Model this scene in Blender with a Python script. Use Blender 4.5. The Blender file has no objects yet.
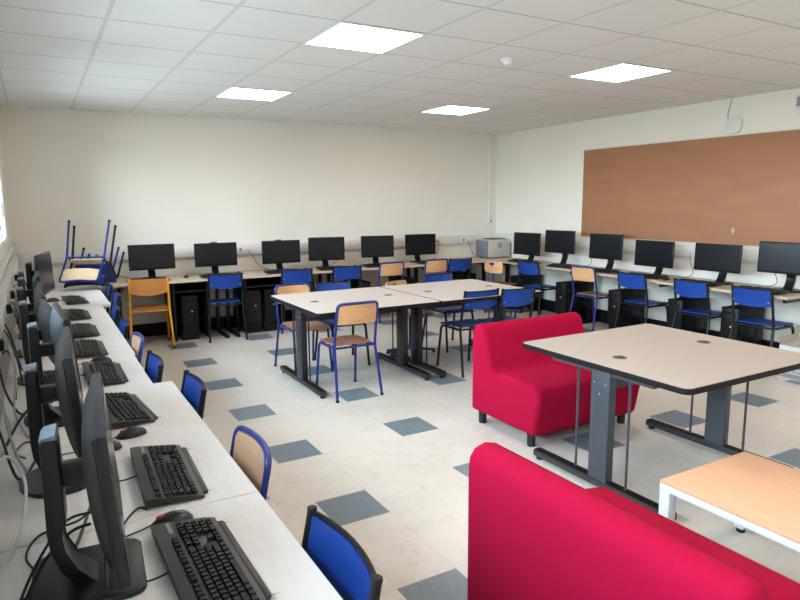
import bpy, bmesh, math, random
from mathutils import Vector, Matrix, Euler
random.seed(7)
PI = math.pi
S = bpy.context.scene
C = S.collection

# ------------------------------------------------------------------ camera
def setup_camera():
    yaw, p, r, f = 0.5202, 0.1544, -0.0077, 630.02
    F = Vector((math.sin(yaw), math.cos(yaw), 0)); R = Vector((math.cos(yaw), -math.sin(yaw), 0)); U = Vector((0, 0, 1))
    F2 = F * math.cos(p) - U * math.sin(p); U2 = U * math.cos(p) + F * math.sin(p)
    R3 = R * math.cos(r) + U2 * math.sin(r); U3 = U2 * math.cos(r) - R * math.sin(r)
    M = Matrix((R3, U3, -F2)).transposed().to_4x4()
    M.translation = Vector((0, 0, 1.613))
    cd = bpy.data.cameras.new('camera'); cam = bpy.data.objects.new('camera', cd); C.objects.link(cam)
    cam.matrix_world = M
    cd.sensor_width = 36; cd.lens = f * 36 / 800; cd.clip_start = 0.02
    S.camera = cam
setup_camera()

# ------------------------------------------------------------------ world, exposure
W = bpy.data.worlds.new('overcast_sky'); S.world = W; W.use_nodes = True
bg = W.node_tree.nodes['Background']
bg.inputs[1].default_value = 24.0
def sky_over_ground(nt):          # overcast sky above the horizon, dull ground below it
    tc = nt.nodes.new('ShaderNodeTexCoord'); sp = nt.nodes.new('ShaderNodeSeparateXYZ'); rp = nt.nodes.new('ShaderNodeValToRGB')
    mr = nt.nodes.new('ShaderNodeMapRange'); mr.inputs[1].default_value = -0.5; mr.inputs[2].default_value = 0.5
    nt.links.new(tc.outputs['Generated'], sp.inputs[0]); nt.links.new(sp.outputs[2], mr.inputs[0]); nt.links.new(mr.outputs[0], rp.inputs[0])
    e = rp.color_ramp.elements; e[0].position = 0.44; e[0].color = (0.23, 0.28, 0.28, 1); e[1].position = 0.56; e[1].color = (0.70, 0.88, 1.0, 1)
    nt.links.new(rp.outputs[0], bg.inputs[0])
sky_over_ground(W.node_tree)
S.view_settings.view_transform = 'Standard'; S.view_settings.look = 'None'
S.view_settings.exposure = 0.17; S.view_settings.gamma = 1; S.view_settings.use_curve_mapping = False
LAMP = 15.0
LAMP_COL = (1.0, 0.84, 0.74, 1)
S.cycles.max_bounces = 8; S.cycles.diffuse_bounces = 5; S.cycles.sample_clamp_indirect = 6
S.cycles.use_denoising = True

# room dimensions
XL, XR, YB, YF, H = -0.25, 6.47, 8.15, -2.6, 2.667
DESK = 0.74
WIN = [(-2.35, -0.05), (0.1, 2.4), (2.55, 4.85), (5.0, 7.35)]   # window openings in the left wall (y0, y1)
WZ0, WZ1 = 1.20, 2.36
for y0, y1 in WIN:
    ld = bpy.data.lights.new('window_daylight', 'AREA'); ld.shape = 'RECTANGLE'; ld.size = y1 - y0; ld.size_y = WZ1 - WZ0
    ld.cycles.is_portal = True
    lo = bpy.data.objects.new('window_daylight', ld); C.objects.link(lo)
    lo.location = (XL - 0.34, (y0 + y1) / 2, (WZ0 + WZ1) / 2)
    lo.rotation_euler = Matrix(((0, 0, -1), (1, 0, 0), (0, -1, 0))).to_euler()

# ------------------------------------------------------------------ materials
def mat(name, col, rough=0.5, metal=0.0, var=0.0, scale=8.0, stretch=(1, 1, 1), bump=0.0, bscale=200.0, spec=0.5, emit=None, sheen=0):
    m = bpy.data.materials.new(name); m.use_nodes = True
    nt = m.node_tree; b = nt.nodes['Principled BSDF']
    b.inputs['Base Color'].default_value = (*col, 1); b.inputs['Roughness'].default_value = rough
    b.inputs['Metallic'].default_value = metal; b.inputs['Specular IOR Level'].default_value = spec
    if sheen: b.inputs['Sheen Weight'].default_value = sheen
    tc = nt.nodes.new('ShaderNodeTexCoord'); mp = nt.nodes.new('ShaderNodeMapping'); mp.inputs['Scale'].default_value = stretch
    nt.links.new(tc.outputs['Object'], mp.inputs[0])
    n = nt.nodes.new('ShaderNodeTexNoise'); n.inputs['Scale'].default_value = scale; n.inputs['Detail'].default_value = 5
    nt.links.new(mp.outputs[0], n.inputs['Vector'])
    r = nt.nodes.new('ShaderNodeValToRGB'); r.color_ramp.elements[0].position = 0.3; r.color_ramp.elements[1].position = 0.7
    r.color_ramp.elements[0].color = (*[c * (1 - var) for c in col], 1); r.color_ramp.elements[1].color = (*[min(1, c * (1 + var)) for c in col], 1)
    nt.links.new(n.outputs['Fac'], r.inputs[0]); nt.links.new(r.outputs[0], b.inputs['Base Color'])
    if bump:
        n2 = nt.nodes.new('ShaderNodeTexNoise'); n2.inputs['Scale'].default_value = bscale; n2.inputs['Detail'].default_value = 3
        nt.links.new(tc.outputs['Object'], n2.inputs['Vector'])
        bp = nt.nodes.new('ShaderNodeBump'); bp.inputs['Strength'].default_value = bump; bp.inputs['Distance'].default_value = 0.002
        nt.links.new(n2.outputs['Fac'], bp.inputs['Height']); nt.links.new(bp.outputs[0], b.inputs['Normal'])
    if emit:
        b.inputs['Emission Color'].default_value = emit[0]; b.inputs['Emission Strength'].default_value = emit[1]
    return m

M = {}
M['wall'] = mat('cream_wall_paint', (0.81, 0.775, 0.69), 0.75, var=0.015, scale=2, bump=0.25, bscale=90)
M['white_plastic'] = mat('white_plastic', (0.74, 0.74, 0.72), 0.4, var=0.02)
M['window_white'] = mat('white_window_frame', (0.82, 0.83, 0.82), 0.4, var=0.01)
M['sill'] = mat('beige_sill', (0.55, 0.50, 0.43), 0.5, var=0.05)
M['desk_wood'] = mat('pale_ash_laminate', (0.76, 0.745, 0.73), 0.42, var=0.04, scale=14, stretch=(9, 0.6, 9))
M['desk_wood_x'] = mat('pale_maple_laminate', (0.58, 0.46, 0.36), 0.42, var=0.05, scale=14, stretch=(0.6, 9, 9))
M['desk_wood_y'] = mat('dimmed_maple_laminate', (0.52, 0.385, 0.29), 0.42, var=0.06, scale=14, stretch=(9, 0.6, 9))  # maple darkened in its colour for the weaker light along the right wall
M['desk_edge'] = mat('grey_desk_edge', (0.42, 0.36, 0.30), 0.5, var=0.03)
M['table_top'] = mat('speckled_beige_laminate', (0.435, 0.37, 0.32), 0.42, var=0.04, scale=220)
M['table_top_pale'] = mat('pale_grey_beige_laminate', (0.52, 0.465, 0.43), 0.42, var=0.03, scale=220)
M['edge_dark'] = mat('dark_brown_edge_band', (0.010, 0.007, 0.006), 0.55, var=0.1, spec=0.2)
M['anthracite'] = mat('anthracite_powder_coat', (0.045, 0.050, 0.062), 0.42, var=0.06, scale=40)
M['anthracite_dark'] = mat('dark_grey_powder_coat', (0.022, 0.023, 0.028), 0.42, var=0.06, scale=40)
M['black_metal'] = mat('black_enamelled_steel', (0.007, 0.007, 0.008), 0.34, var=0.1, spec=0.35)
M['blue_metal'] = mat('blue_enamelled_steel', (0.013, 0.026, 0.185), 0.3, var=0.08)
M['blue_panel'] = mat('blue_moulded_ply', (0.006, 0.045, 0.27), 0.42, var=0.06, scale=5, spec=0.35)
M['yellow_metal'] = mat('yellow_enamelled_steel', (0.80, 0.36, 0.025), 0.35, var=0.05)
M['orange_wood'] = mat('orange_varnished_ply', (0.58, 0.235, 0.055), 0.4, var=0.08, scale=6, stretch=(1, 6, 8))
M['beech'] = mat('beech_plywood', (0.66, 0.36, 0.17), 0.4, var=0.08, scale=6, stretch=(1, 6, 8))
M['beech_pale'] = mat('pale_beech_plywood', (0.64, 0.40, 0.24), 0.4, var=0.06, scale=6, stretch=(1, 6, 8))
M['seat_wood'] = mat('worn_beech_seat', (0.38, 0.17, 0.085), 0.32, var=0.12, scale=6, stretch=(8, 1, 6))
M['seat_pale'] = mat('pale_beech_seat', (0.74, 0.54, 0.34), 0.4, var=0.06, scale=6, stretch=(8, 1, 6))
M['rubber'] = mat('black_rubber', (0.01, 0.01, 0.01), 0.7, var=0.1)
M['red'] = mat('red_woven_upholstery', (0.355, 0.003, 0.032), 0.9, var=0.05, scale=60, bump=0.5, bscale=600, spec=0.1)
M['coffee_top'] = mat('orange_beech_laminate', (0.64, 0.355, 0.21), 0.45, var=0.06, scale=5, stretch=(8, 0.8, 4))
M['coffee_leg'] = mat('silver_white_metal', (0.66, 0.69, 0.76), 0.4, var=0.02)
M['case'] = mat('dark_grey_monitor_plastic', (0.008, 0.010, 0.014), 0.36, var=0.08, scale=30, spec=0.4)
M['case_back'] = mat('slate_monitor_back', (0.050, 0.070, 0.090), 0.4, var=0.08, scale=20)
M['case_black'] = mat('black_monitor_plastic', (0.006, 0.006, 0.007), 0.4, var=0.08, scale=30, spec=0.3)
M['screen'] = mat('unlit_screen_glass', (0.006, 0.007, 0.009), 0.24, var=0.02, spec=0.32)
M['cap'] = mat('silver_grey_cap', (0.15, 0.20, 0.25), 0.45, var=0.25, scale=90)
M['key'] = mat('black_keycaps', (0.006, 0.006, 0.008), 0.42, var=0.1, spec=0.35)
M['kb'] = mat('charcoal_keyboard_case', (0.014, 0.015, 0.019), 0.4, var=0.08, scale=40)
M['mouse'] = mat('black_mouse_plastic', (0.009, 0.010, 0.014), 0.3, var=0.05)
M['red_dot'] = mat('red_scroll_wheel', (0.55, 0.02, 0.02), 0.4)
M['cable_black'] = mat('black_cable', (0.010, 0.011, 0.014), 0.45)
M['cable_grey'] = mat('grey_cable', (0.35, 0.40, 0.42), 0.45)
M['cable_white'] = mat('white_cable', (0.62, 0.64, 0.64), 0.45)
M['tower'] = mat('black_computer_case', (0.005, 0.005, 0.006), 0.5, var=0.1, spec=0.25)
M['led'] = mat('pale_power_button', (0.5, 0.52, 0.55), 0.3)
M['silver'] = mat('brushed_silver', (0.45, 0.46, 0.48), 0.35, metal=0.7)
M['printer_white'] = mat('off_white_printer', (0.50, 0.47, 0.43), 0.5, var=0.02)
M['printer_grey'] = mat('blue_grey_printer_front', (0.17, 0.18, 0.21), 0.45, var=0.05)
M['printer_dark'] = mat('dark_printer_tray', (0.08, 0.075, 0.07), 0.5)
M['plinth'] = mat('black_skirting', (0.006, 0.006, 0.007), 0.55, var=0.1, spec=0.25)
M['cork'] = mat('brown_board_lining', (0.37, 0.17, 0.085), 0.6, var=0.07, scale=3, stretch=(1, 0.7, 2.5))
M['carton'] = mat('white_cardboard', (0.62, 0.59, 0.58), 0.8, var=0.03)
M['carton_in'] = mat('brown_cardboard', (0.42, 0.33, 0.26), 0.85, var=0.05)
M['print_pink'] = mat('pale_pink_print', (0.66, 0.42, 0.42), 0.8)
M['print_dark'] = mat('grey_print', (0.10, 0.10, 0.12), 0.8)
M['grey_plastic'] = mat('grey_plastic', (0.25, 0.27, 0.28), 0.5, var=0.04)
M['grommet'] = mat('dark_brown_grommet', (0.07, 0.05, 0.04), 0.4)
M['diffuser'] = mat('lit_diffuser', (0.9, 0.88, 0.85), 0.5, emit=(LAMP_COL, LAMP))

def glass_mat():
    m = bpy.data.materials.new('window_glass'); m.use_nodes = True; nt = m.node_tree
    out = nt.nodes['Material Output']; nt.nodes.remove(nt.nodes['Principled BSDF'])
    t = nt.nodes.new('ShaderNodeBsdfTransparent'); g = nt.nodes.new('ShaderNodeBsdfGlossy'); g.inputs['Roughness'].default_value = 0.02
    f = nt.nodes.new('ShaderNodeFresnel'); f.inputs[0].default_value = 1.3; mx = nt.nodes.new('ShaderNodeMixShader')
    t.inputs[0].default_value = (0.95, 0.97, 0.98, 1)
    nt.links.new(f.outputs[0], mx.inputs[0]); nt.links.new(t.outputs[0], mx.inputs[1]); nt.links.new(g.outputs[0], mx.inputs[2])
    nt.links.new(mx.outputs[0], out.inputs[0]); return m
M['glass'] = glass_mat()

def mth(nt, op, a, b=None, c=None):
    n = nt.nodes.new('ShaderNodeMath'); n.operation = op
    for i, v in enumerate((a, b, c)):
        if v is None: continue
        if isinstance(v, (int, float)): n.inputs[i].default_value = v
        else: nt.links.new(v, n.inputs[i])
    return n.outputs[0]
def mixc(nt, fac, a, b):
    n = nt.nodes.new('ShaderNodeMix'); n.data_type = 'RGBA'
    if isinstance(fac, (int, float)): n.inputs[0].default_value = fac
    else: nt.links.new(fac, n.inputs[0])
    for i, v in ((6, a), (7, b)):
        if isinstance(v, tuple): n.inputs[i].default_value = (*v, 1)
        else: nt.links.new(v, n.inputs[i])
    return n.outputs[2]
def line_mask(nt, coord, origin, period, half):
    t = mth(nt, 'SUBTRACT', coord, origin); t = mth(nt, 'DIVIDE', t, period); t = mth(nt, 'ADD', t, 0.5)
    t = mth(nt, 'FRACT', t); t = mth(nt, 'SUBTRACT', t, 0.5); t = mth(nt, 'ABSOLUTE', t)
    return mth(nt, 'LESS_THAN', t, half / period)

def floor_mat():
    m = bpy.data.materials.new('vinyl_floor_tiles'); m.use_nodes = True; nt = m.node_tree; b = nt.nodes['Principled BSDF']
    tc = nt.nodes.new('ShaderNodeTexCoord'); sp = nt.nodes.new('ShaderNodeSeparateXYZ'); nt.links.new(tc.outputs['Object'], sp.inputs[0])
    X, Y = sp.outputs[0], sp.outputs[1]
    dx = line_mask(nt, X, 1.3422, 0.9, 0.15); dy = line_mask(nt, Y, 2.8765, 0.9, 0.15)
    dark = mth(nt, 'MULTIPLY', dx, dy)
    sx = line_mask(nt, X, 1.1922, 0.3, 0.0011); sy = line_mask(nt, Y, 2.7265, 0.3, 0.0011)
    seam = mth(nt, 'MAXIMUM', sx, sy)
    def noise(scale, det=6, rough=0.6, vec=None, dist=0):
        n = nt.nodes.new('ShaderNodeTexNoise'); n.inputs['Scale'].default_value = scale; n.inputs['Detail'].default_value = det
        n.inputs['Roughness'].default_value = rough; n.inputs['Distortion'].default_value = dist
        nt.links.new(vec or tc.outputs['Object'], n.inputs['Vector']); return n.outputs['Fac']
    def ramp(fac, p0, p1, c0, c1):
        r = nt.nodes.new('ShaderNodeValToRGB'); r.color_ramp.elements[0].position = p0; r.color_ramp.elements[1].position = p1
        r.color_ramp.elements[0].color = (*c0, 1); r.color_ramp.elements[1].color = (*c1, 1); nt.links.new(fac, r.inputs[0]); return r.outputs[0]
    base = ramp(noise(1.3, 4), 0.3, 0.7, (0.575, 0.535, 0.475), (0.675, 0.635, 0.575))
    blue = ramp(noise(30, 6, 0.7), 0.3, 0.7, (0.130, 0.175, 0.205), (0.185, 0.235, 0.27))
    col = mixc(nt, dark, base, blue)
    col = mixc(nt, mth(nt, 'MULTIPLY', seam, 0.38), col, (0.22, 0.19, 0.15))
    # scuffs: thin crackly marks where fine ridged noise meets a patchy mask
    v = nt.nodes.new('ShaderNodeMapping'); v.inputs['Scale'].default_value = (1, 2.6, 1); v.inputs['Rotation'].default_value = (0, 0, 0.5)
    nt.links.new(tc.outputs['Object'], v.inputs[0])
    f1 = noise(5.5, 8, 0.75, v.outputs[0], 0.6); r1 = mth(nt, 'ABSOLUTE', mth(nt, 'SUBTRACT', f1, 0.5)); th = mth(nt, 'LESS_THAN', r1, 0.0045)
    patch = mth(nt, 'GREATER_THAN', noise(9, 3, 0.6), 0.52)
    near = mth(nt, 'MULTIPLY', mth(nt, 'MULTIPLY', th, patch), 0.6)
    col = mixc(nt, near, col, (0.17, 0.14, 0.11))
    nt.links.new(col, b.inputs['Base Color'])
    ro = mth(nt, 'MULTIPLY_ADD', noise(6, 5), 0.04, 0.27); nt.links.new(ro, b.inputs['Roughness'])
    b.inputs['Specular IOR Level'].default_value = 0.42
    return m
M['floor'] = floor_mat()

def ceiling_mat():
    m = bpy.data.materials.new('ceiling_tiles'); m.use_nodes = True; nt = m.node_tree; b = nt.nodes['Principled BSDF']
    tc = nt.nodes.new('ShaderNodeTexCoord'); sp = nt.nodes.new('ShaderNodeSeparateXYZ'); nt.links.new(tc.outputs['Object'], sp.inputs[0])
    X, Y = sp.outputs[0], sp.outputs[1]
    lx = line_mask(nt, X, -0.1507, 0.6, 0.013); ly = line_mask(nt, Y, 7.7576, 0.6, 0.0055)
    n = nt.nodes.new('ShaderNodeTexNoise'); n.inputs['Scale'].default_value = 160; nt.links.new(tc.outputs['Object'], n.inputs['Vector'])
    r = nt.nodes.new('ShaderNodeValToRGB'); r.color_ramp.elements[0].color = (0.74, 0.73, 0.72, 1); r.color_ramp.elements[1].color = (0.80, 0.79, 0.78, 1)
    nt.links.new(n.outputs['Fac'], r.inputs[0])
    col = mixc(nt, mth(nt, 'MULTIPLY', ly, 0.8), r.outputs[0], (0.26, 0.25, 0.24))
    col = mixc(nt, lx, col, (0.64, 0.63, 0.625))
    nt.links.new(col, b.inputs['Base Color']); b.inputs['Roughness'].default_value = 0.85
    bp = nt.nodes.new('ShaderNodeBump'); bp.inputs['Strength'].default_value = 0.2; bp.inputs['Distance'].default_value = 0.002
    nt.links.new(n.outputs['Fac'], bp.inputs['Height']); nt.links.new(bp.outputs[0], b.inputs['Normal'])
    return m
M['ceiling'] = ceiling_mat()

# ------------------------------------------------------------------ mesh helpers
class MB:
    def __init__(s): s.bm = bmesh.new()
    def _add(s, b2, mtx=None):
        if mtx is not None: b2.transform(mtx)
        me = bpy.data.meshes.new('t'); b2.to_mesh(me); s.bm.from_mesh(me); bpy.data.meshes.remove(me); b2.free(); return s
    def box(s, c, d, bev=0.0, seg=2, mtx=None):
        b = bmesh.new(); bmesh.ops.create_cube(b, size=1)
        bmesh.ops.scale(b, vec=Vector(d), verts=b.verts); 
        if bev: bmesh.ops.bevel(b, geom=b.edges[:], offset=bev, segments=seg, affect='EDGES', profile=0.5)
        bmesh.ops.translate(b, vec=Vector(c), verts=b.verts)
        return s._add(b, mtx)
    def box2(s, a, b_, bev=0.0, seg=2, mtx=None):
        c = [(p + q) / 2 for p, q in zip(a, b_)]; d = [abs(q - p) for p, q in zip(a, b_)]
        return s.box(c, d, bev, seg, mtx)
    def slab(s, x0, x1, y0, y1, z0, z1, r=0.03, n=5, bev=0.0, mtx=None):
        pts = []
        for cx, cy, a0 in ((x1 - r, y1 - r, 0), (x0 + r, y1 - r, PI / 2), (x0 + r, y0 + r, PI), (x1 - r, y0 + r, 1.5 * PI)):
            for i in range(n + 1):
                a = a0 + PI / 2 * i / n; pts.append((cx + r * math.cos(a), cy + r * math.sin(a)))
        return s.prism(pts, z0, z1, bev, mtx)
    def prism(s, pts, z0, z1, bev=0.0, mtx=None, seg=2):
        b = bmesh.new(); lo = [b.verts.new((x, y, z0)) for x, y in pts]; hi = [b.verts.new((x, y, z1)) for x, y in pts]
        n = len(pts); b.faces.new(list(reversed(lo))); b.faces.new(hi)
        for i in range(n): b.faces.new((lo[i], lo[(i + 1) % n], hi[(i + 1) % n], hi[i]))
        if bev:
            es = [e for e in b.edges if abs(e.verts[0].co.z - e.verts[1].co.z) < 1e-6]
            bmesh.ops.bevel(b, geom=es, offset=bev, segments=seg, affect='EDGES', profile=0.5)
        bmesh.ops.recalc_face_normals(b, faces=b.faces)
        return s._add(b, mtx)
    def tube(s, path, r, n=10, mtx=None, cap=True):
        P = [Vector(p) for p in path]; b = bmesh.new(); rings = []; up = None
        for i, p in enumerate(P):
            t = (P[min(i + 1, len(P) - 1)] - P[max(i - 1, 0)]).normalized()
            if up is None:
                up = Vector((0, 0, 1)) if abs(t.z) < 0.9 else Vector((1, 0, 0))
            up = (up - t * up.dot(t))
            if up.length < 1e-5: up = t.orthogonal()
            up.normalize(); side = t.cross(up)
            rr = r[i] if isinstance(r, (list, tuple)) else r
            rings.append([b.verts.new(p + (up * math.cos(2 * PI * k / n) + side * math.sin(2 * PI * k / n)) * rr) for k in range(n)])
        for i in range(len(rings) - 1):
            for k in range(n): b.faces.new((rings[i][k], rings[i][(k + 1) % n], rings[i + 1][(k + 1) % n], rings[i + 1][k]))
        if cap: b.faces.new(rings[0]); b.faces.new(list(reversed(rings[-1])))
        bmesh.ops.recalc_face_normals(b, faces=b.faces)
        return s._add(b, mtx)
    def cyl(s, c, r, h, n=20, bev=0.0, mtx=None, r2=None):
        b = bmesh.new(); bmesh.ops.create_cone(b, cap_ends=True, segments=n, radius1=r, radius2=r if r2 is None else r2, depth=h)
        if bev:
            es = [e for e in b.edges if abs(e.verts[0].co.z - e.verts[1].co.z) < 1e-6]
            bmesh.ops.bevel(b, geom=es, offset=bev, segments=2, affect='EDGES')
        bmesh.ops.translate(b, vec=Vector(c), verts=b.verts); return s._add(b, mtx)
    def ellip(s, c, d, mtx=None, n=20):
        b = bmesh.new(); bmesh.ops.create_uvsphere(b, u_segments=n, v_segments=n // 2, radius=1)
        bmesh.ops.scale(b, vec=Vector(d), verts=b.verts); bmesh.ops.translate(b, vec=Vector(c), verts=b.verts); return s._add(b, mtx)
    def sheet(s, fn, nu, nv, th):
        """curved plate: fn(u,v)->(point, normal) u,v in 0..1, thickness th"""
        b = bmesh.new(); A = [[None] * (nv + 1) for _ in range(nu + 1)]; B = [[None] * (nv + 1) for _ in range(nu + 1)]
        for i in range(nu + 1):
            for j in range(nv + 1):
                p, nn = fn(i / nu, j / nv); p = Vector(p); nn = Vector(nn).normalized()
                A[i][j] = b.verts.new(p + nn * th / 2); B[i][j] = b.verts.new(p - nn * th / 2)
        for i in range(nu):
            for j in range(nv):
                b.faces.new((A[i][j], A[i + 1][j], A[i + 1][j + 1], A[i][j + 1])); b.faces.new((B[i][j], B[i][j + 1], B[i + 1][j + 1], B[i + 1][j]))
        for i in range(nu):
            b.faces.new((A[i][0], B[i][0], B[i + 1][0], A[i + 1][0])); b.faces.new((A[i][nv], A[i + 1][nv], B[i + 1][nv], B[i][nv]))
        for j in range(nv):
            b.faces.new((A[0][j], A[0][j + 1], B[0][j + 1], B[0][j])); b.faces.new((A[nu][j], B[nu][j], B[nu][j + 1], A[nu][j + 1]))
        bmesh.ops.recalc_face_normals(b, faces=b.faces)
        return s._add(b)
    def build(s, name, m, parent=None, smooth=True, loc=None, rot=None):
        me = bpy.data.meshes.new(name); s.bm.to_mesh(me); s.bm.free(); me.materials.append(m)
        o = bpy.data.objects.new(name, me); C.objects.link(o)
        if parent: o.parent = parent
        if loc: o.location = loc
        if rot: o.rotation_euler = rot
        if smooth:
            me.polygons.foreach_set('use_smooth', [True] * len(me.polygons)); me.set_sharp_from_angle(angle=math.radians(38))
        return o
def smooth_path(pts, k=6):
    P = [Vector(p) for p in pts]; out = []
    for i in range(len(P) - 1):
        p0 = P[max(i - 1, 0)]; p1 = P[i]; p2 = P[i + 1]; p3 = P[min(i + 2, len(P) - 1)]
        for j in range(k):
            t = j / k; out.append(0.5 * ((2 * p1) + (-p0 + p2) * t + (2 * p0 - 5 * p1 + 4 * p2 - p3) * t * t + (-p0 + 3 * p1 - 3 * p2 + p3) * t ** 3))
    out.append(P[-1]); return out
def fillet(pts, r, k=5):
    P = [Vector(p) for p in pts]; out = [P[0]]
    for i in range(1, len(P) - 1):
        a = (P[i - 1] - P[i]); b = (P[i + 1] - P[i]); d = min(r, a.length * 0.49, b.length * 0.49)
        A = P[i] + a.normalized() * d; B = P[i] + b.normalized() * d
        for j in range(k + 1):
            t = j / k; out.append(A * (1 - t) ** 2 + P[i] * 2 * t * (1 - t) + B * t * t)
    out.append(P[-1]); return out
def tag(o, label, cat, group=None, kind=None):
    if label: o['label'] = label
    if cat: o['category'] = cat
    if group: o['group'] = group
    if kind: o['kind'] = kind
    return o
def thing(name, label, cat, loc=(0, 0, 0), rz=0, group=None, rot=None):
    o = bpy.data.objects.new(name, None); C.objects.link(o); o.location = loc
    o.rotation_euler = rot if rot else (0, 0, rz); o.empty_display_size = 0.1
    return tag(o, label, cat, group)
def copy_tree(src, label=None, loc=None, rz=None, rot=None, parent=None):
    c = src.copy(); C.objects.link(c)
    if parent: c.parent = parent
    if label: c['label'] = label
    if loc is not None: c.location = loc
    if rz is not None: c.rotation_euler = (0, 0, rz)
    if rot is not None: c.rotation_euler = rot
    for ch in KIDS.get(src.name, []): 
        n = copy_tree(ch, parent=c); KIDS.setdefault(c.name, []).append(n)
    return c
KIDS = {}
def index_kids(root):
    KIDS[root.name] = [o for o in C.objects if o.parent == root]
    for k in KIDS[root.name]: index_kids(k)
def struct(mb, name, m, parent=None, **k):
    o = mb.build(name, m, parent, **k)
    if not parent: o['kind'] = 'structure'
    return o

# ------------------------------------------------------------------ room shell
struct(MB().box2((XL - 0.3, YF - 0.1, -0.12), (XR + 0.12, YB + 0.12, 0)), 'floor', M['floor'], smooth=False)
struct(MB().box2((XL - 0.3, YF - 0.1, H), (XR + 0.12, YB + 0.12, H + 0.12)), 'ceiling', M['ceiling'], smooth=False)
struct(MB().box2((XL - 0.3, YB, 0), (XR + 0.12, YB + 0.12, H)), 'wall_back', M['wall'], smooth=False)
struct(MB().box2((XR, YF, 0), (XR + 0.12, YB, H)), 'wall_right', M['wall'], smooth=False)
struct(MB().box2((XL - 0.3, YF - 0.1, 0), (XR + 0.12, YF, H)), 'wall_front', M['wall'], smooth=False)
wl = MB().box2((XL - 0.3, YF, 0), (XL, YB, WZ0)).box2((XL - 0.3, YF, WZ1), (XL, YB, H))
ys = [YF] + [v for w in WIN for v in w] + [YB]
for a, b in zip(ys[0::2], ys[1::2]): wl.box2((XL - 0.3, a, WZ0), (XL, b, WZ1))
struct(wl, 'wall_left', M['wall'], smooth=False)
struct(MB().box2((XL + 0.001, YB - 0.015, 0.001), (XR - 0.001, YB, 0.16), 0.003), 'baseboard_back', M['plinth'])
struct(MB().box2((XR - 0.015, YF + 0.01, 0.001), (XR, YB - 0.02, 0.17), 0.003), 'baseboard_right', M['plinth'])
struct(MB().box2((XL, YF + 0.01, 0.001), (XL + 0.015, YB - 0.02, 0.12), 0.003), 'baseboard_left', M['plinth'])
struct(MB().box2((XL - 0.02, YF + 0.01, WZ0 - 0.045), (XL + 0.045, YB - 0.01, WZ0 - 0.002), 0.006), 'trim_1', M['sill'])
for i, (y0, y1) in enumerate(WIN):
    o = thing('window_%d' % (i + 1), None, None, (XL - 0.055, (y0 + y1) / 2, WZ0)); o['kind'] = 'structure'
    w = (y1 - y0) / 2; h = WZ1 - WZ0; fr = MB(); t = 0.06
    fr.box2((-0.03, -w + .001, .001), (0.03, -w + t, h), .004); fr.box2((-0.03, w - t, .001), (0.03, w - .001, h - .001), .004)
    fr.box2((-0.03, -w + t, .001), (0.03, w - t, t), .004); fr.box2((-0.03, -w + t, h - t), (0.03, w - t, h - .001), .004)
    fr.build('window_frame', M['window_white'], o)
    for sgn in (-1, 1):
        a, b = sorted((sgn * 0.012, sgn * (w - t))); st = 0.05; sh = MB()
        sh.box2((0.0, a, t), (0.05, a + st, h - t), .006); sh.box2((0.0, b - st, t), (0.05, b, h - t), .006)
        sh.box2((0.0, a + st, t), (0.05, b - st, t + st), .006); sh.box2((0.0, a + st, h - t - st), (0.05, b - st, h - t), .006)
        so = sh.build('window_sash', M['window_white'], o)
        MB().box2((0.015, a + st, t + st), (0.021, b - st, h - t - st)).build('pane', M['glass'], so, smooth=False)
        if sgn > 0:
            MB().box((0.056, a + .025, 0.42), (.014, .028, .07), .004).box((0.075, a + .025, 0.375), (.016, .02, .12), .006).build('window_handle', M['white_plastic'], so)

# ------------------------------------------------------------------ ceiling lights and detector
lamp_places = [(1.949, 3.858, 'square lit ceiling panel at the centre, largest of the four in view'),
               (1.949, 6.258, 'lit ceiling panel on the left, nearer the back wall'),
               (4.349, 3.858, 'lit ceiling panel nearest the brown board, on the right'),
               (4.349, 6.258, 'smallest lit ceiling panel, near the far corner of the room'),
               (1.949, 1.458, 'lit ceiling panel just in front of the camera, above the frame'),
               (4.349, 1.458, 'lit ceiling panel over the beech coffee table, above the frame'),
               (1.949, -0.942, 'lit ceiling panel behind the camera on the window side'),
               (4.349, -0.942, 'lit ceiling panel behind the camera on the board side')]
def ceiling_light():
    t = thing('ceiling_light', '', 'ceiling light', group='recessed square ceiling panels')
    f = MB(); a, b = 0.298, 0.283
    f.box2((-a, -a, -.008), (a, -b, -.0005), .002); f.box2((-a, b, -.008), (a, a, -.0005), .002)
    f.box2((-a, -b, -.008), (-b, b, -.0005), .002); f.box2((b, -b, -.008), (a, b, -.0005), .002)
    f.build('light_frame', M['white_plastic'], t)
    MB().box2((-b, -b, -.006), (b, b, -.001)).build('diffuser', M['diffuser'], t, smooth=False)
    return t
L0 = ceiling_light(); index_kids(L0)
for i, (x, y, lb) in enumerate(lamp_places):
    if i == 0: L0.location = (x, y, H); L0['label'] = lb
    else: copy_tree(L0, lb, (x, y, H))
t = thing('smoke_detector', 'small round white smoke detector on the ceiling tiles', 'smoke detector', (3.176, 3.885, H))
MB().cyl((0, 0, -.008), .055, .016, 28, .003).build('base_plate', M['white_plastic'], t)
MB().cyl((0, 0, -.030), .030, .028, 28, .004, r2=.045).build('sensor_head', M['white_plastic'], t)

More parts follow.
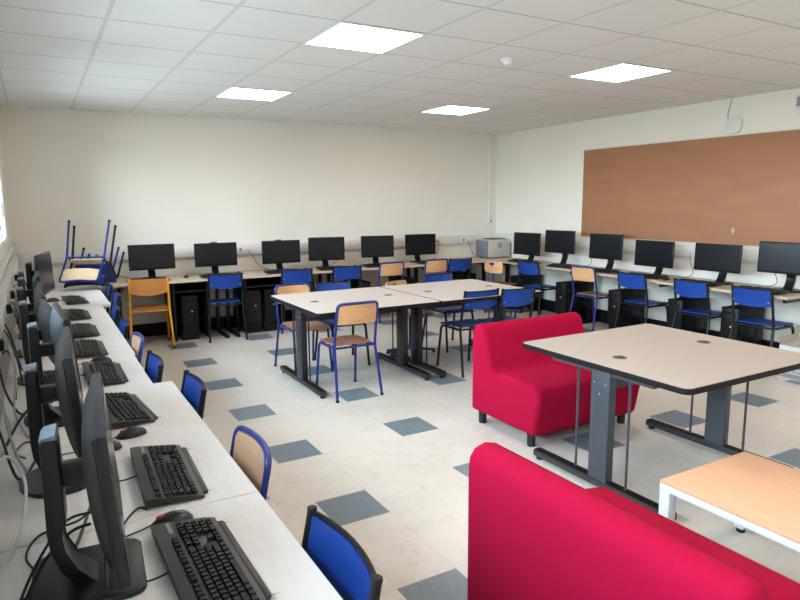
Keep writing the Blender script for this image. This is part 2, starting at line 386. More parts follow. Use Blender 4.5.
# ------------------------------------------------------------------ wall trunking, sockets, board, devices
def trunk(name, label, a, b, axis):
    t = thing(name, label, 'cable trunking', (0, 0, 0)); m = MB()
    m.box2(a, b, .005).build('trunk_body', M['white_plastic'], t)
    # thin cover lip lines
    if axis == 'x':
        MB().box2((a[0], a[1] - .003, a[2] + .028), (b[0], a[1] + .001, b[2] - .028), .001).build('cover_strip', M['white_plastic'], t)
    elif axis == 'r':
        MB().box2((a[0] - .003, a[1], a[2] + .028), (a[0] + .001, b[1], b[2] - .028), .001).build('cover_strip', M['white_plastic'], t)
    else:
        MB().box2((b[0] - .001, a[1], a[2] + .028), (b[0] + .003, b[1], b[2] - .028), .001).build('cover_strip', M['white_plastic'], t)
    return t
TZ0, TZ1 = 0.955, 1.085
trunk('cable_trunking', 'long white cable trunking on the back wall behind the monitors', (XL + .06, YB - .055, TZ0), (5.98, YB - .001, TZ1), 'x')
trunk('cable_trunking', 'long white cable trunking under the brown board on the right wall', (XR - .055, YF + .1, 0.975), (XR - .001, YB - .06, 1.10), 'r')
trunk('cable_trunking', 'dusty white cable trunking below the windows behind the left monitors', (XL + .001, YF + .1, 0.93), (XL + .05, YB - .06, 1.06), 'l')
def socket(label, loc, rz, n=2):
    t = thing('wall_socket', label, 'socket', loc, rz, 'sockets in the wall trunking')
    MB().box((0, -.004, 0), (.075 * n, .010, .085), .003).build('socket_plate', M['white_plastic'], t)
    for i in range(n):
        x = (i - (n - 1) / 2) * .072
        MB().cyl((0, 0, 0), .021, .006, 20, .001, mtx=Matrix.Translation((x, -.010, 0)) @ Matrix.Rotation(PI / 2, 4, 'X')).build('outlet', M['grey_plastic'] if i % 2 == 0 else M['white_plastic'], t)
    return t
yw = YB - .0585
for x, lb in ((0.62, 'double socket in the back trunking left of the first monitor'), (2.30, 'double socket in the back trunking right of the second monitor'),
              (3.74, 'double socket in the back trunking between fourth and fifth monitors'), (5.33, 'double socket in the back trunking right of the sixth monitor'),
              (5.82, 'double socket in the back trunking beside the laser printer')):
    socket(lb, (x, yw, (TZ0 + TZ1) / 2), 0)
for y, lb in ((5.95, 'double socket under the board behind the second right-hand monitor'), (4.42, 'double socket under the board between fourth and fifth right-hand monitors')):
    socket(lb, (XR - .0585, y, 1.037), PI / 2)
for y, lb in ((3.9, 'double socket below the windows, nearer the camera'), (5.6, 'double socket below the windows, nearer the back wall')):
    socket(lb, (XL + .0535, y, .995), -PI / 2)
t = thing('pin_board', 'large plain brown board on the right wall above the monitors', 'board', (XR, 4.28, 0))
MB().box2((-.018, -1.99, 1.135), (-.001, 1.99, 2.275), .003).build('board_panel', M['cork'], t)
MB().box2((-.022, -1.995, 1.128), (-.001, 1.995, 1.137), .001).box2((-.022, -1.995, 2.273), (-.001, 1.995, 2.281), .001).build('board_rail', M['sill'], t)
mk = MB().tube([(-.021, -.186, 1.275), (-.021, -.186, 1.24)], .003).tube([Vector((-.021, -.186 + .014 * math.cos(a), 1.289 + .014 * math.sin(a))) for a in [i * PI / 8 for i in range(17)]], .003)
mk.build('chalk_mark', M['white_plastic'], t)
t = thing('wireless_access_point', 'white rounded square device with cable high on the right wall', 'access point', (XR, 4.17, 2.385))
MB().slab(-.085, .085, -.085, .085, 0, .035, .05, 6, .012, mtx=Matrix.Rotation(-PI / 2, 4, 'Y')).build('housing', M['white_plastic'], t)
MB().tube([(-.008, .075, .06), (-.006, .085, .13), (-.005, .05, .278)], .004).build('cable', M['grey_plastic'], t)
t = thing('wall_siren', 'small grey box high on the right wall at the picture edge', 'alarm box', (XR, 3.47, 2.53))
MB().box((-.03, 0, 0), (.058, .14, .13), .008).build('housing', M['white_plastic'], t)
MB().box((-.063, 0, 0), (.01, .10, .09), .003).build('grille', M['grey_plastic'], t)
t = thing('wall_conduit', 'thin white vertical conduit running down the far room corner', 'conduit', (XR - .15, YB, 0))
MB().box2((-.012, -.02, 1.32), (.012, -.001, H), .003).build('conduit_strip', M['window_white'], t)
MB().box((0.02, -.018, 1.30), (.07, .034, .07), .006).build('junction_box', M['white_plastic'], t)
MB().cyl((0, 0, 0), .014, .006, 16, mtx=Matrix.Translation((.02, -.038, 1.30)) @ Matrix.Rotation(PI / 2, 4, 'X')).build('outlet', M['printer_dark'], t)

# ------------------------------------------------------------------ desks
def desk(label, x0, x1, y0, y1, wood, legs, group, edge='desk_edge', legm='black_metal', name='computer_desk'):
    cx, cy = (x0 + x1) / 2, (y0 + y1) / 2
    t = thing(name, label, 'desk', (cx, cy, 0), 0, group); a, b = (x1 - x0) / 2, (y1 - y0) / 2
    MB().box2((-a + .0006, -b + .0006, DESK - .0245), (a - .0006, b - .0006, DESK), .002, 1).build('desktop', M[wood], t)
    MB().box2((-a + .001, -b + .001, DESK - .028), (a - .001, b - .001, DESK - .0247), .0008, 1).build('edge_band', M[edge], t)
    for (lx, ly, horiz) in legs:      # black steel side frames
        m = MB(); z1 = DESK - .0285
        if horiz == 'y':
            m.box2((lx - .02, -b + .03, 0.0), (lx + .02, b - .05, .035), .004); m.box2((lx - .018, ly - .03, .035), (lx + .018, ly + .03, z1), .004)
            m.box2((lx - .015, -b + .06, z1 - .04), (lx + .015, b - .06, z1), .004)
        else:
            m.box2((-a + .03, ly - .02, 0.0), (a - .05, ly + .02, .035), .004); m.box2((lx - .03, ly - .018, .035), (lx + .03, ly + .018, z1), .004)
            m.box2((-a + .06, ly - .015, z1 - .04), (a - .06, ly + .015, z1), .004)
        m.build('leg', M[legm], t)
    return t
LG = 'white desks in a row under the windows'
for y0, y1, x1, lb in ((0.38, 1.7965, .525, 'white desk nearest the camera under the windows'), (1.80, 2.505, .525, 'white window desk second from the camera'),
                       (2.505, 3.21, .525, 'white window desk third from the camera, end of the wider stretch'), (3.21, 3.925, .436, 'white window desk just beyond the step back in the row'),
                       (3.925, 4.63, .446, 'white window desk fifth from the camera'), (4.63, 5.335, .446, 'white window desk sixth from the camera'),
                       (5.335, 6.06, .446, 'white window desk just before the jutting end desk')):
    xb = -.185 if y0 > 2.9 and y0 < 4 else (-.20 if y0 < 6 else -.19)
    hw = (y1 - y0) / 2
    desk(lb, -.192, x1, y0, y1, 'desk_wood', [(-.18, -hw + .025, 'x'), (-.18, hw - .025, 'x')], LG)
desk('white end desk carrying the upturned chairs', -.192, .520, 6.06, 8.13, 'desk_wood', [(0, -.95, 'x'), (0, .95, 'x')], LG)
BG = 'pale desks in a row along the back wall'
for i, (x0, x1, lb) in enumerate(((.524, 1.93, 'pale back desk under the two leftmost monitors'), (1.93, 3.33, 'pale back desk under the third and fourth monitors'),
                    (3.33, 4.73, 'pale back desk under the fifth monitor'), (4.73, 5.80, 'pale back desk just left of the printer'))):
    hw = (x1 - x0) / 2
    desk(lb, x0, x1, 7.47, 8.13, 'desk_wood_x', [(-hw + .10 if i else -hw + .25, .15, 'y'), (hw - .03, .15, 'y')], BG)
desk('corner desk carrying the laser printer', 5.80, 6.45, 7.35, 8.13, 'desk_wood_x', [(-.2, .0, 'y'), (.26, .0, 'y')], BG)
RG = 'maple desks in a row along the right wall'
for y0, y1, xf, lb in ((5.93, 7.35, 5.90, 'maple desk against the right wall nearest the printer'), (4.53, 5.93, 5.87, 'maple desk in the middle of the right wall row'),
                       (3.12, 4.53, 5.80, 'maple desk against the right wall nearest the camera')):
    hw = (y1 - y0) / 2
    desk(lb, xf, 6.45, y0, y1, 'desk_wood_y', [(.15, -hw + (.06 if y0 < 4 else .02), 'x'), (.15, hw - .02, 'x')], RG)

# ------------------------------------------------------------------ computer towers with their cradles under the desks
def tower(h=.42, w=.19, d=.44):
    t = thing('computer_tower', '', 'computer', group='black computer towers under the desks')
    MB().box2((-w / 2, -d / 2, .12), (w / 2, d / 2, .12 + h), .006).build('case', M['tower'], t)
    MB().box2((-w / 2 + .01, -d / 2 - .008, .13), (w / 2 - .01, -d / 2 - .0005, .11 + h), .004).build('front_panel', M['case_black'], t)
    MB().box2((-w / 2 + .03, -d / 2 - .012, .05 + h), (w / 2 - .03, -d / 2 - .0085, .085 + h), .002).build('disc_drive', M['tower'], t)
    MB().cyl((0, 0, 0), .009, .006, 14, mtx=Matrix.Translation((.02, -d / 2 - .011, .12 + h * .55)) @ Matrix.Rotation(PI / 2, 4, 'X')).build('power_button', M['led'], t)
    for y in (-.16, .16):
        MB().box2((-w / 2 - .005, y - .02, 0), (w / 2 + .005, y + .02, .1195), .004).build('cradle_foot', M['black_metal'], t)
    for sx in (-1, 1):
        MB().box2((sx * (w / 2 + .003) - (.0 if sx > 0 else .008), -.18, .1), (sx * (w / 2 + .003) + (.008 if sx > 0 else .0), .18, .36), .003).build('cradle_side', M['black_metal'], t)
    return t
T0 = tower(); index_kids(T0); first = [True]
def place_tower(x, y, rz, lb):
    if first[0]: first[0] = False; T0.location = (x, y, 0); T0.rotation_euler = (0, 0, rz); T0['label'] = lb
    else: copy_tree(T0, lb, (x, y, 0), rz)
for x, lb in ((1.50, 'black computer tower right of the yellow chair'), (2.268, 'left-hand black tower of the pair inside the wide black cabinet'), (2.503, 'right-hand black tower of the pair inside the wide black cabinet'),
              (3.16, 'black computer tower behind the blue chairs at the back'), (3.811, 'black computer tower left of the first wooden back-row chair'),
              (4.52, 'black computer tower between the two wooden back-row chairs'), (5.60, 'black computer tower right of the last blue back-row chair')):
    place_tower(x, 7.84, 0, lb)
for y, lb in ((7.05, 'black computer tower under the first right-hand monitor'), (6.12, 'black computer tower beside the first blue right-row chair'), 
              (5.22, 'black computer tower right of the wooden right-row chair'), (4.381, 'black computer tower between two blue right-row chairs'), (3.75, 'black computer tower behind the nearest blue right-row chair')):
    place_tower(6.18, y, -PI / 2, lb)

def cabinet(label, x0, x1):
    t = thing('computer_cabinet', label, 'cabinet', ((x0 + x1) / 2, 7.80, 0), 0, 'open black cabinets under the back desks'); a = (x1 - x0) / 2
    for sx in (-1, 1): MB().box((sx * (a - .01), 0, .365), (.02, .56, .68), .002).build('side_panel', M['plinth'], t)
    MB().box((0, .265, .365), (2 * a - .041, .02, .68), .002).build('rear_panel', M['plinth'], t)
    MB().box((0, -.02, .60), (2 * a - .041, .50, .018), .002).build('shelf', M['plinth'], t)
cabinet('narrow open black cabinet right of the yellow chair', 1.30, 1.70)
cabinet('wide open black cabinet holding two computer towers', 2.135, 2.64)
# ------------------------------------------------------------------ monitors
def monitor(name_label, loc, rz, pc=.275, w=.53, h=.315, colh=.40, tilt=0, back='case', group='desktop monitors', base='round', bump=True, grp=None, silver=False):
    t = thing('computer_monitor', name_label, 'monitor', loc, rz, group)
    by = 0.085; T = Matrix.Translation((0, by, pc)) @ Matrix.Rotation(tilt, 4, 'X')
    hs = MB()
    hs.box((0, -.010, 0), (w, .022, h), .004, mtx=T)
    # bulged back shell
    shell = MB()
    def fn(u, v):
        x = (u - .5) * (w - .01); z = (v - .5) * (h - .01)
        k = (1 - abs(2 * u - 1) ** 2.6) * (1 - abs(2 * v - 1) ** 2.6)
        return (T @ Vector((x, -.0225 - .035 * k ** .6, z)), (0, -1, 0))
    shell.sheet(fn, 14, 10, .004)
    p = hs.build('housing', M['case_black' if back == 'case_black' else 'case'], t)
    shell.build('rear_shell', M[back], p)
    if silver: MB().box((0, -.062, -.02), (.16, .006, .012), .002, mtx=T).build('carry_strip', M['cap'], p); MB().box((0, -.0605, .055), (.035, .004, .012), .001, mtx=T).build('rear_badge', M['cap'], p)
    MB().box((0, .0016, .004), (w - .024, .0012, h - .034), 0, mtx=T).build('screen', M['screen'], t, smooth=False)
    # column
    c = MB(); cw = .078 if base != 'slab' else .09
    prof = [(.035, .012), (-.010, .012), (-.038, .05), (-.056, .10), (-.060, .15), (-.058, colh - .01), (-.050, colh), (-.028, colh), (-.022, colh - .02), (-.020, .165), (-.034, .135), (-.030, .10), (-.008, .05)]
    c.prism([(y, z) for y, z in prof], -cw / 2, cw / 2, .004, mtx=Matrix(((0, 0, 1, 0), (1, 0, 0, 0), (0, 1, 0, 0), (0, 0, 0, 1))))
    col = c.build('stand_column', M['case_black' if back == 'case_black' else 'case'], t)
    MB().prism([(-.059, colh - .002), (-.052, colh + .006), (-.026, colh + .010), (-.022, colh - .002)], -cw / 2, cw / 2, .002, mtx=Matrix(((0, 0, 1, 0), (1, 0, 0, 0), (0, 1, 0, 0), (0, 0, 0, 1)))).build('column_cap', M['cap' if back != 'case_black' else 'case_black'], col)
    MB().box((0, by - .074, pc), (.05, .10, .05), .008).build('hinge_bracket', M['case'], t)
    b = MB()
    if base == 'round':
        b.prism([(.135 * math.cos(a), .012 + .115 * math.sin(a)) for a in [i * 2 * PI / 40 for i in range(40)]], 0.001, .013, .004)
    else:
        b.slab(-.13, .13, -.105, .135, .001, .013, .035, 6, .004)
    b.build('stand_base', M['case_black' if back == 'case_black' else 'case'], t)
    return t
ZD = DESK
# left row (screens face the room, -90deg)
LM = 'monitors along the window desks'
monitor('dark monitor nearest the camera, seen edge-on', (.026, 1.56, ZD), -PI / 2 - .067, .268, .53, .325, .365, .075, back='case', base='slab', group=LM)
monitor('second monitor from the camera on the window desks', (-.010, 2.20, ZD), -PI / 2 - .03, .290, .53, .325, .375, .075, back='case', group=LM)
monitor('third window-row monitor, its slate back turned to the camera', (-.006, 2.88, ZD), -PI / 2 + .051, .293, .50, .31, .395, .07, back='case_back', group=LM, silver=True)
monitor('fourth window-row monitor with logo and strip on its back', (-.048, 3.58, ZD), -PI / 2 + .077, .228, .50, .30, .395, .07, back='case_back', group=LM, silver=True)
monitor('fifth window-row monitor, lowest of those turned away', (-.072, 4.25, ZD), -PI / 2 + .045, .216, .50, .30, .39, .07, back='case_back', group=LM, silver=True)
monitor('sixth window-row monitor, mostly hidden behind nearer ones', (-.078, 4.83, ZD), -PI / 2 + .02, .195, .48, .29, .39, .05, back='case_back', group=LM, silver=True)
monitor('seventh window-row monitor, just before the visible dark screen', (-.085, 5.42, ZD), -PI / 2, .22, .45, .29, .38, .05, back='case_back', group=LM)
monitor('last window-row monitor, dark screen visible beside upturned chairs', (-.040, 5.97, ZD), -PI / 2 - .19, .315, .53, .33, .40, .04, back='case', group=LM)
# back row
BM = 'monitors along the back wall'
for x, yaw, pc, w, h, ch, lb in ((1.14, 0, .262, .51, .295, .35, 'back-wall monitor behind the yellow chair, leftmost there'), (1.88, -.02, .255, .51, .285, .392, 'second back-wall monitor, behind a blue chair'),
                (2.71, 0, .250, .51, .295, .392, 'third back-wall monitor from the left'), (3.355, -.18, .262, .49, .31, .36, 'fourth back-wall monitor, turned slightly left'),
                (4.125, -.18, .262, .475, .30, .395, 'fifth back-wall monitor, above a wooden hoop-back chair'), (4.82, -.05, .262, .50, .30, .395, 'back-wall monitor nearest the printer')):
    monitor(lb, (x, 7.87, ZD), PI + yaw, pc, w, h, ch, .03, back='case_black', group=BM)
RM = 'monitors along the right wall'
for y, yaw, pc, w, h, ch, lb in ((6.99, .08, .262, .51, .32, .405, 'right-wall monitor just beside the printer'), (6.33, .10, .325, .50, .305, .36, 'second right-wall monitor, standing higher than its neighbours'),
                (5.53, .12, .305, .475, .315, .36, 'third right-wall monitor, behind the wooden hoop-back chair'), (4.81, 0, .265, .52, .30, .392, 'fourth right-wall monitor, with a bump above its screen'),
                (4.03, 0, .275, .515, .29, .392, 'fifth right-wall monitor, bluish screen reflecting the windows'), (3.335, .0, .320, .525, .30, .36, 'right-wall monitor nearest the camera, cut by the frame')):
    monitor(lb, (6.19, y, ZD), PI / 2 + yaw, pc, w, h, ch, .03, back='case_black', group=RM)

# ------------------------------------------------------------------ keyboards and mice
def keyboard():
    t = thing('keyboard', '', 'keyboard', group='black computer keyboards')
    w, d = .455, .165
    Mx = Matrix(((0, 0, 1, 0), (1, 0, 0, 0), (0, 1, 0, 0), (0, 0, 0, 1)))
    MB().prism([(-d / 2, .002), (d / 2, .010), (d / 2, .032), (d / 2 - .02, .033), (-d / 2 + .025, .016), (-d / 2, .011)], -w / 2, w / 2, .004, mtx=Mx).build('keyboard_case', M['kb'], t)
    MB().slab(-.20, .20, -d / 2 - .018, -d / 2 + .004, .001, .010, .012, 4, .003).build('palm_rest', M['kb'], t)
    for sx in (-1, 1): MB().box((sx * .19, d / 2 - .02, .006), (.03, .012, .012), .002).build('foot', M['rubber'], t)
    def zt(y): return .016 + (y + d / 2 - .025) * (.033 - .016) / (d - .045)
    u = .0187
    def keys(mb, x0, y, widths):
        x = x0
        for kw in widths:
            if kw > 0:
                a = kw * u - .003
                b = bmesh.new(); bmesh.ops.create_cube(b, size=1)
                for v in b.verts:
                    s_ = 1.0 if v.co.z < 0 else .80
                    v.co = Vector((x + kw * u / 2 + v.co.x * (a if v.co.z < 0 else a - .004), y + v.co.y * .0155 * s_, zt(y) + (.009 if v.co.z > 0 else -.002)))
                mb._add(b)
            x += abs(kw) * u
    X0 = -.218; rows = [-.058, -.039, -.020, -.001, .018]
    m = MB(); R = [[1.25, 1.25, 1.25, 6.25, 1.25, 1.25, 1.25, 1.25], [2.25] + [1] * 10 + [2.75], [1.75] + [1] * 11 + [2.25], [1.5] + [1] * 12 + [1.5], [1] * 13 + [2]]
    for y, r in zip(rows, R): keys(m, X0, y, r)
    m.build('main_keys', M['key'], t)
    m = MB(); keys(m, X0, .045, [1]); m.build('escape_key', M['key'], t)
    for off in (2, 6.5, 11):
        m = MB(); keys(m, X0 + off * u, .045, [1, 1, 1, 1]); m.build('function_keys', M['key'], t)
    m = MB(); nx = X0 + 15.3 * u
    keys(m, nx, .045, [1, 1, 1]); keys(m, nx, .018, [1, 1, 1]); keys(m, nx, -.001, [1, 1, 1]); m.build('navigation_keys', M['key'], t)
    m = MB(); keys(m, nx, -.039, [-1, 1]); keys(m, nx, -.058, [1, 1, 1]); m.build('arrow_keys', M['key'], t)
    m = MB(); nx = X0 + 18.6 * u
    for y, r in zip(rows, [[2, 1, 1], [1, 1, 1, 1], [1, 1, 1, 1], [1, 1, 1, 1], [1, 1, 1, 1]]): keys(m, nx, y, r)
    m.build('number_pad', M['key'], t)
    MB().box((.185, .045, zt(.045) + .001), (.06, .010, .001)).build('indicator_strip', M['grey_plastic'], t)
    MB().tube(smooth_path([(0, d / 2 - .004, .02), (.0, d / 2 + .04, .012), (.03, d / 2 + .09, .004), (.08, d / 2 + .13, .004)]), .0025, 6).build('cord', M['cable_black'], t)
    return t
def mouse():
    t = thing('computer_mouse', '', 'mouse', group='black computer mice')
    b = MB(); b.ellip((0, 0, .004), (.031, .057, .032)); bm = b.bm
    for v in bm.verts:
        if v.co.z < .001: v.co.z = .001
        if v.co.y > 0: v.co.z = .001 + (v.co.z - .001) * (1 - .25 * v.co.y / .057)
    b.build('shell', M['mouse'], t)
    MB().ellip((0, .030, .027), (.005, .012, .006), n=12).build('scroll_wheel', M['red_dot'], t)
    MB().tube(smooth_path([(0, .052, .012), (0, .08, .004), (-.02, .13, .004), (-.06, .17, .004)]), .0022, 6).build('cord', M['cable_black'], t)
    return t
K0 = keyboard(); index_kids(K0); M0 = mouse(); index_kids(M0)
usedK, usedM = [0], [0]
def put(proto, used, lb, loc, rz, grp):
    if not used[0]: used[0] = 1; o = proto; o.location = loc; o.rotation_euler = (0, 0, rz); o['label'] = lb
    else: o = copy_tree(proto, lb, loc, rz)
    o['group'] = grp; return o
Z = DESK + .0005
LK = 'keyboards on the window desks'
for x, y, r, lb in ((.285, 1.455, .02, 'black keyboard nearest the camera on the window desk'), (.295, 2.06, -.03, 'second black keyboard from the camera'),
                    (.250, 2.83, .10, 'third keyboard from the camera, with a red-wheeled mouse at its near end'), (.235, 3.50, 0, 'fourth keyboard from the camera, just past the desk step, mouse beyond it'),
                    (.205, 4.17, 0, 'fifth keyboard from the camera on the window desks'), (.212, 4.80, 0, 'sixth keyboard from the camera on the window desks'),
                    (.212, 5.53, 0, 'seventh keyboard from the camera on the window desks'), (.245, 6.40, .06, 'last window-row keyboard, in front of the upturned chairs')):
    put(K0, usedK, lb, (x, y, Z), PI / 2 + r, LK)
for x, y, r, lb in ((.258, 1.722, 0, 'black mouse touching the nearest keyboard'), (.25, 2.50, .2, 'black mouse with red wheel between second and third keyboards'),
                    (.25, 3.80, -.1, 'black mouse at the far end of the fourth keyboard'), (.075, 6.50, .2, 'black mouse left of the last window-row keyboard'), (.150, 2.40, -.3, 'black mouse half hidden behind the nearest monitor')):
    put(M0, usedM, lb, (x, y, Z), PI / 2 + r, 'mice on the window desks')
for i, (x, r) in enumerate(((1.06, 0), (1.87, .05), (2.66, 0), (3.37, -.03), (4.04, 0), (4.88, .03))):
    put(K0, usedK, 'keyboard in front of the %s back-wall monitor from the left' % ('first', 'second', 'third', 'fourth', 'fifth', 'sixth')[i], (x, 7.61, Z), r, 'keyboards along the back wall')
for i, (x, y) in enumerate(((1.50, 7.74), (2.14, 7.78), (2.99, 7.66), (3.71, 7.70), (4.32, 7.66), (5.20, 7.72))):
    put(M0, usedM, 'mouse right of the %s keyboard along the back wall' % ('first', 'second', 'third', 'fourth', 'fifth', 'sixth')[i], (x, y, Z), .3 * (i % 3 - 1), 'mice along the back wall')
for i, (x, y, r) in enumerate(((6.00, 6.95, .0), (6.00, 6.12, .1), (6.00, 5.52, 0), (5.98, 4.83, 0), (5.94, 4.12, 0), (5.93, 3.45, 0))):
    put(K0, usedK, 'keyboard at the %s right-wall monitor counted from the printer' % ('first', 'second', 'third', 'fourth', 'fifth', 'sixth')[i], (x, y, Z), -PI / 2 + r, 'keyboards along the right wall')
for i, (x, y) in enumerate(((6.02, 6.64), (6.0, 5.80), (6.00, 5.20), (5.97, 4.52))):
    put(M0, usedM, 'mouse right of the %s right-wall keyboard counted from the printer' % ('first', 'second', 'third', 'fourth')[i], (x, y, Z), -PI / 2, 'mice along the right wall')

# ------------------------------------------------------------------ printer and carton
t = thing('laser_printer', 'beige and grey laser printer on the corner desk', 'printer', (6.21, 7.88, DESK))
MB().box2((-.21, -.165, .012), (.21, .165, .285), .012).build('printer_body', M['printer_white'], t)
MB().box2((-.222, -.15, .02), (-.2105, .15, .275), .006).build('front_cover', M['printer_grey'], t)
MB().box2((-.226, -.13, .105), (-.2215, .13, .112), .001).build('tray_gap', M['printer_dark'], t)
MB().box2((-.228, -.03, .06), (-.2225, .03, .075), .002).build('tray_handle', M['printer_dark'], t)
MB().box2((-.12, -.12, .2855), (.16, .12, .298), .005).build('output_tray', M['printer_dark'], t)
MB().box2((-.04, -.168, .16), (.04, -.1655, .24), .001).build('vent_panel', M['grey_plastic'], t)
MB().box2((-.17, -.12, .0), (-.12, .12, .0115), .002).box2((.12, -.12, .0), (.17, .12, .0115), .002).build('foot', M['rubber'], t)

t = thing('cardboard_box', 'open white cardboard box on the floor by the right-hand desks', 'box', (5.80, 3.155, 0))
w, d, h = .36, .46, .30; th = .004
b = MB().box2((0, -d, 0.001), (w, 0, .006)).box2((0, -d, .006), (th, 0, h)).box2((w - th, -d, .006), (w, 0, h)).box2((th, -th, .006), (w - th, 0, h)).box2((th, -d, .006), (w - th, -d + th, h))
b.build('box_walls', M['carton'], t, smooth=False)
for a0, a1, ang, ax in (((w - th, 0, h), 0, 0, 0),):
    MB().prism([(0, 0), (0, -d), (.07, -d + .03), (.08, -.05)], 0, .004, mtx=Matrix.Translation((w, 0, h)) @ Matrix.Rotation(-1.1, 4, 'Y')).build('flap', M['carton_in'], t, smooth=False)
MB().box2((.01, -.004, 0), (w - .01, .0, .07), mtx=Matrix.Translation((0, 0, h)) @ Matrix.Rotation(-.5, 4, 'X')).build('flap', M['carton_in'], t, smooth=False)
MB().box2((-.0015, -d + .03, .205), (-.0003, -.03, .235)).box2((-.0015, -d + .03, .16), (-.0003, -.05, .18)).build('printed_stripe', M['print_pink'], t, smooth=False)
MB().box2((-.0015, -d + .26, .10), (-.0003, -.05, .13)).build('printed_panel', M['grey_plastic'], t, smooth=False)
MB().box2((-.0012, -d + .001, .008), (-.0002, -.001, .05)).build('lower_band', M['grey_plastic'], t, smooth=False)
cu = bpy.data.curves.new('printed_word', 'FONT'); cu.body = 'VELINA'; cu.size = .048; cu.extrude = .0004; cu.align_x = 'LEFT'; cu.space_character = 1.05
to = bpy.data.objects.new('printed_word', cu); C.objects.link(to); to.parent = t; cu.materials.append(M['print_dark'])
tm = bpy.data.meshes.new_from_object(to.evaluated_get(bpy.context.evaluated_depsgraph_get())); bpy.data.objects.remove(to); to = bpy.data.objects.new('printed_word', tm); C.objects.link(to); to.parent = t
to.location = (-.0012, -.05, .058); to.rotation_euler = Matrix(((0, 0, -1), (-1, 0, 0), (0, 1, 0))).to_euler()

# ------------------------------------------------------------------ chairs
def chair(kind, label='', group=None, loc=(0, 0, 0), rz=0, seatm=None, backm=None, framem=None):
    """facing local +y"""
    t = thing('school_chair', label, 'chair', loc, rz, group); r = .0116 if kind == 'hoop' else .0125
    fm = M[framem or {'hoop': 'blue_metal', 'black': 'black_metal', 'open': 'yellow_metal'}[kind]]
    W_ = {'hoop': .185, 'black': .192, 'open': .205}[kind]; W0 = W_ + .02
    ztop = {'hoop': .808, 'black': .797, 'open': .80}[kind]; ytop = -.235
    ysr = -.165
    def rear(sx): return [(sx * W0, -.245, .012), (sx * W_, ysr, .44), (sx * W_, ysr - .01, .50), (sx * W_ * .98, ytop + .02, ztop - .10), (sx * W_ * .97, ytop, ztop)]
    def bow(u): return -.028 * (1 - (2 * u - 1) ** 2)
    if kind == 'hoop':
        L_, R_ = rear(-1), rear(1); L_[-1] = (-W_ * .98, ytop, ztop - .005); R_[-1] = (W_ * .98, ytop, ztop - .005)
        mid = [(x, ytop + bow((x / W_ + 1) / 2) * .9, ztop) for x in (-.10, -.05, 0, .05, .10)]
        path = fillet(L_[:2], 0) + [Vector(p) for p in L_[2:4]]
        path = fillet(L_ + mid + R_[::-1], .075, 6)
        f = MB().tube(path, r, 12); f.build('back_frame', fm, t)
    else:
        for sx in (-1, 1):
            MB().tube(fillet(rear(sx), .05), r, 12).build('rear_leg', fm, t)
            MB().cyl((sx * W_ * .97, ytop, ztop + .003), .0135, .012, 14, .002).build('end_cap', M['rubber'] if kind == 'black' else fm, t)
    for sx in (-1, 1):
        wf = .175 if kind != 'open' else .195
        p = [(sx * (wf + .012), .235, .012), (sx * wf, .185, .425), (sx * (W_ - .01), ysr + .012, .425)]
        MB().tube(fillet(p, .06, 7), r, 12).build('front_leg', fm, t)
        MB().cyl((sx * (wf + .012), .235, .010), .0145, .020, 14, .002).build('foot_cap', M['rubber'], t)
        MB().cyl((sx * W0, -.245, .010), .0145, .020, 14, .002).build('foot_cap', M['rubber'], t)
    MB().tube([(-W_ + .005, ysr + .02, .424), (W_ - .005, ysr + .02, .424)], .009, 10).build('cross_rail', fm, t)
    MB().tube([(-.165, .15, .424), (.165, .15, .424)], .009, 10).build('cross_rail', fm, t)
    # seat: shaped ply
    sm = M[seatm or {'hoop': 'seat_wood', 'black': 'blue_panel', 'open': 'orange_wood'}[kind]]
    sw = W_ - .012
    def seat(u, v):
        y = ysr + .02 + v * .375; x = (u - .5) * 2 * sw * (1 - .10 * abs(2 * v - 1) ** 6 - .02 * v)
        z = .446 - .010 * (1 - (2 * u - 1) ** 2) * (1 - abs(2 * v - .9)) - .022 * max(0, (v - .85) / .15) ** 2 + .006 * (1 - v)
        return (x, y, z), (0, 0, 1)
    MB().sheet(seat, 12, 14, .010).build('seat', sm, t)
    bmn = M[backm or {'hoop': 'beech', 'black': 'blue_panel', 'open': 'orange_wood'}[kind]]
    zb0, zb1 = {'hoop': (ztop - .175, ztop - .012), 'black': (ztop - .155, ztop - .012), 'open': (ztop - .16, ztop - .004)}[kind]
    wb = W_ - .008
    def back(u, v):
        z = zb0 + (zb1 - zb0) * v; x = (u - .5) * 2 * wb
        if kind == 'hoop':                          # follow rounded hoop corners
            cut = max(0, (z - (zb1 - .055)) / .055); x *= 1 - .16 * cut ** 2.2; low = max(0, (.18 - v) / .18); x *= 1 - .05 * low ** 2
        elif kind == 'black': z += -.018 * (1 - (2 * u - 1) ** 2) * (1 - v) 
        else: z += -.03 * (1 - (2 * u - 1) ** 2) * (1 - v)
        yy = ytop + .02 + (-.02) * (z - (ztop - .10)) / .10 if z > ztop - .10 else ytop + .02 + (ztop - .10 - z) * .16
        return (x, yy + bow(u), z), (4 * .028 * 2 * (2 * u - 1) * -.25 / .19 * 1, 1, 0.15)
    bo = MB().sheet(back, 16, 8, .010).build('backrest', bmn, t)
    if kind == 'black':
        MB().tube([((u - .5) * 2 * W_ * .97, ytop + bow(u) * 1.0, ztop - .004) for u in [i / 12 for i in range(13)]], .0075, 8).build('top_rail', fm, bo)
    for sx in (-1, 1):
        MB().cyl((0, 0, 0), .006, .008, 10, .001, mtx=Matrix.Translation((sx * (wb - .02), ytop + .012 - .012, zb0 + .035)) @ Matrix.Rotation(PI / 2, 4, 'X')).build('rivet', M['silver'], bo)
    return t
PROT = {}
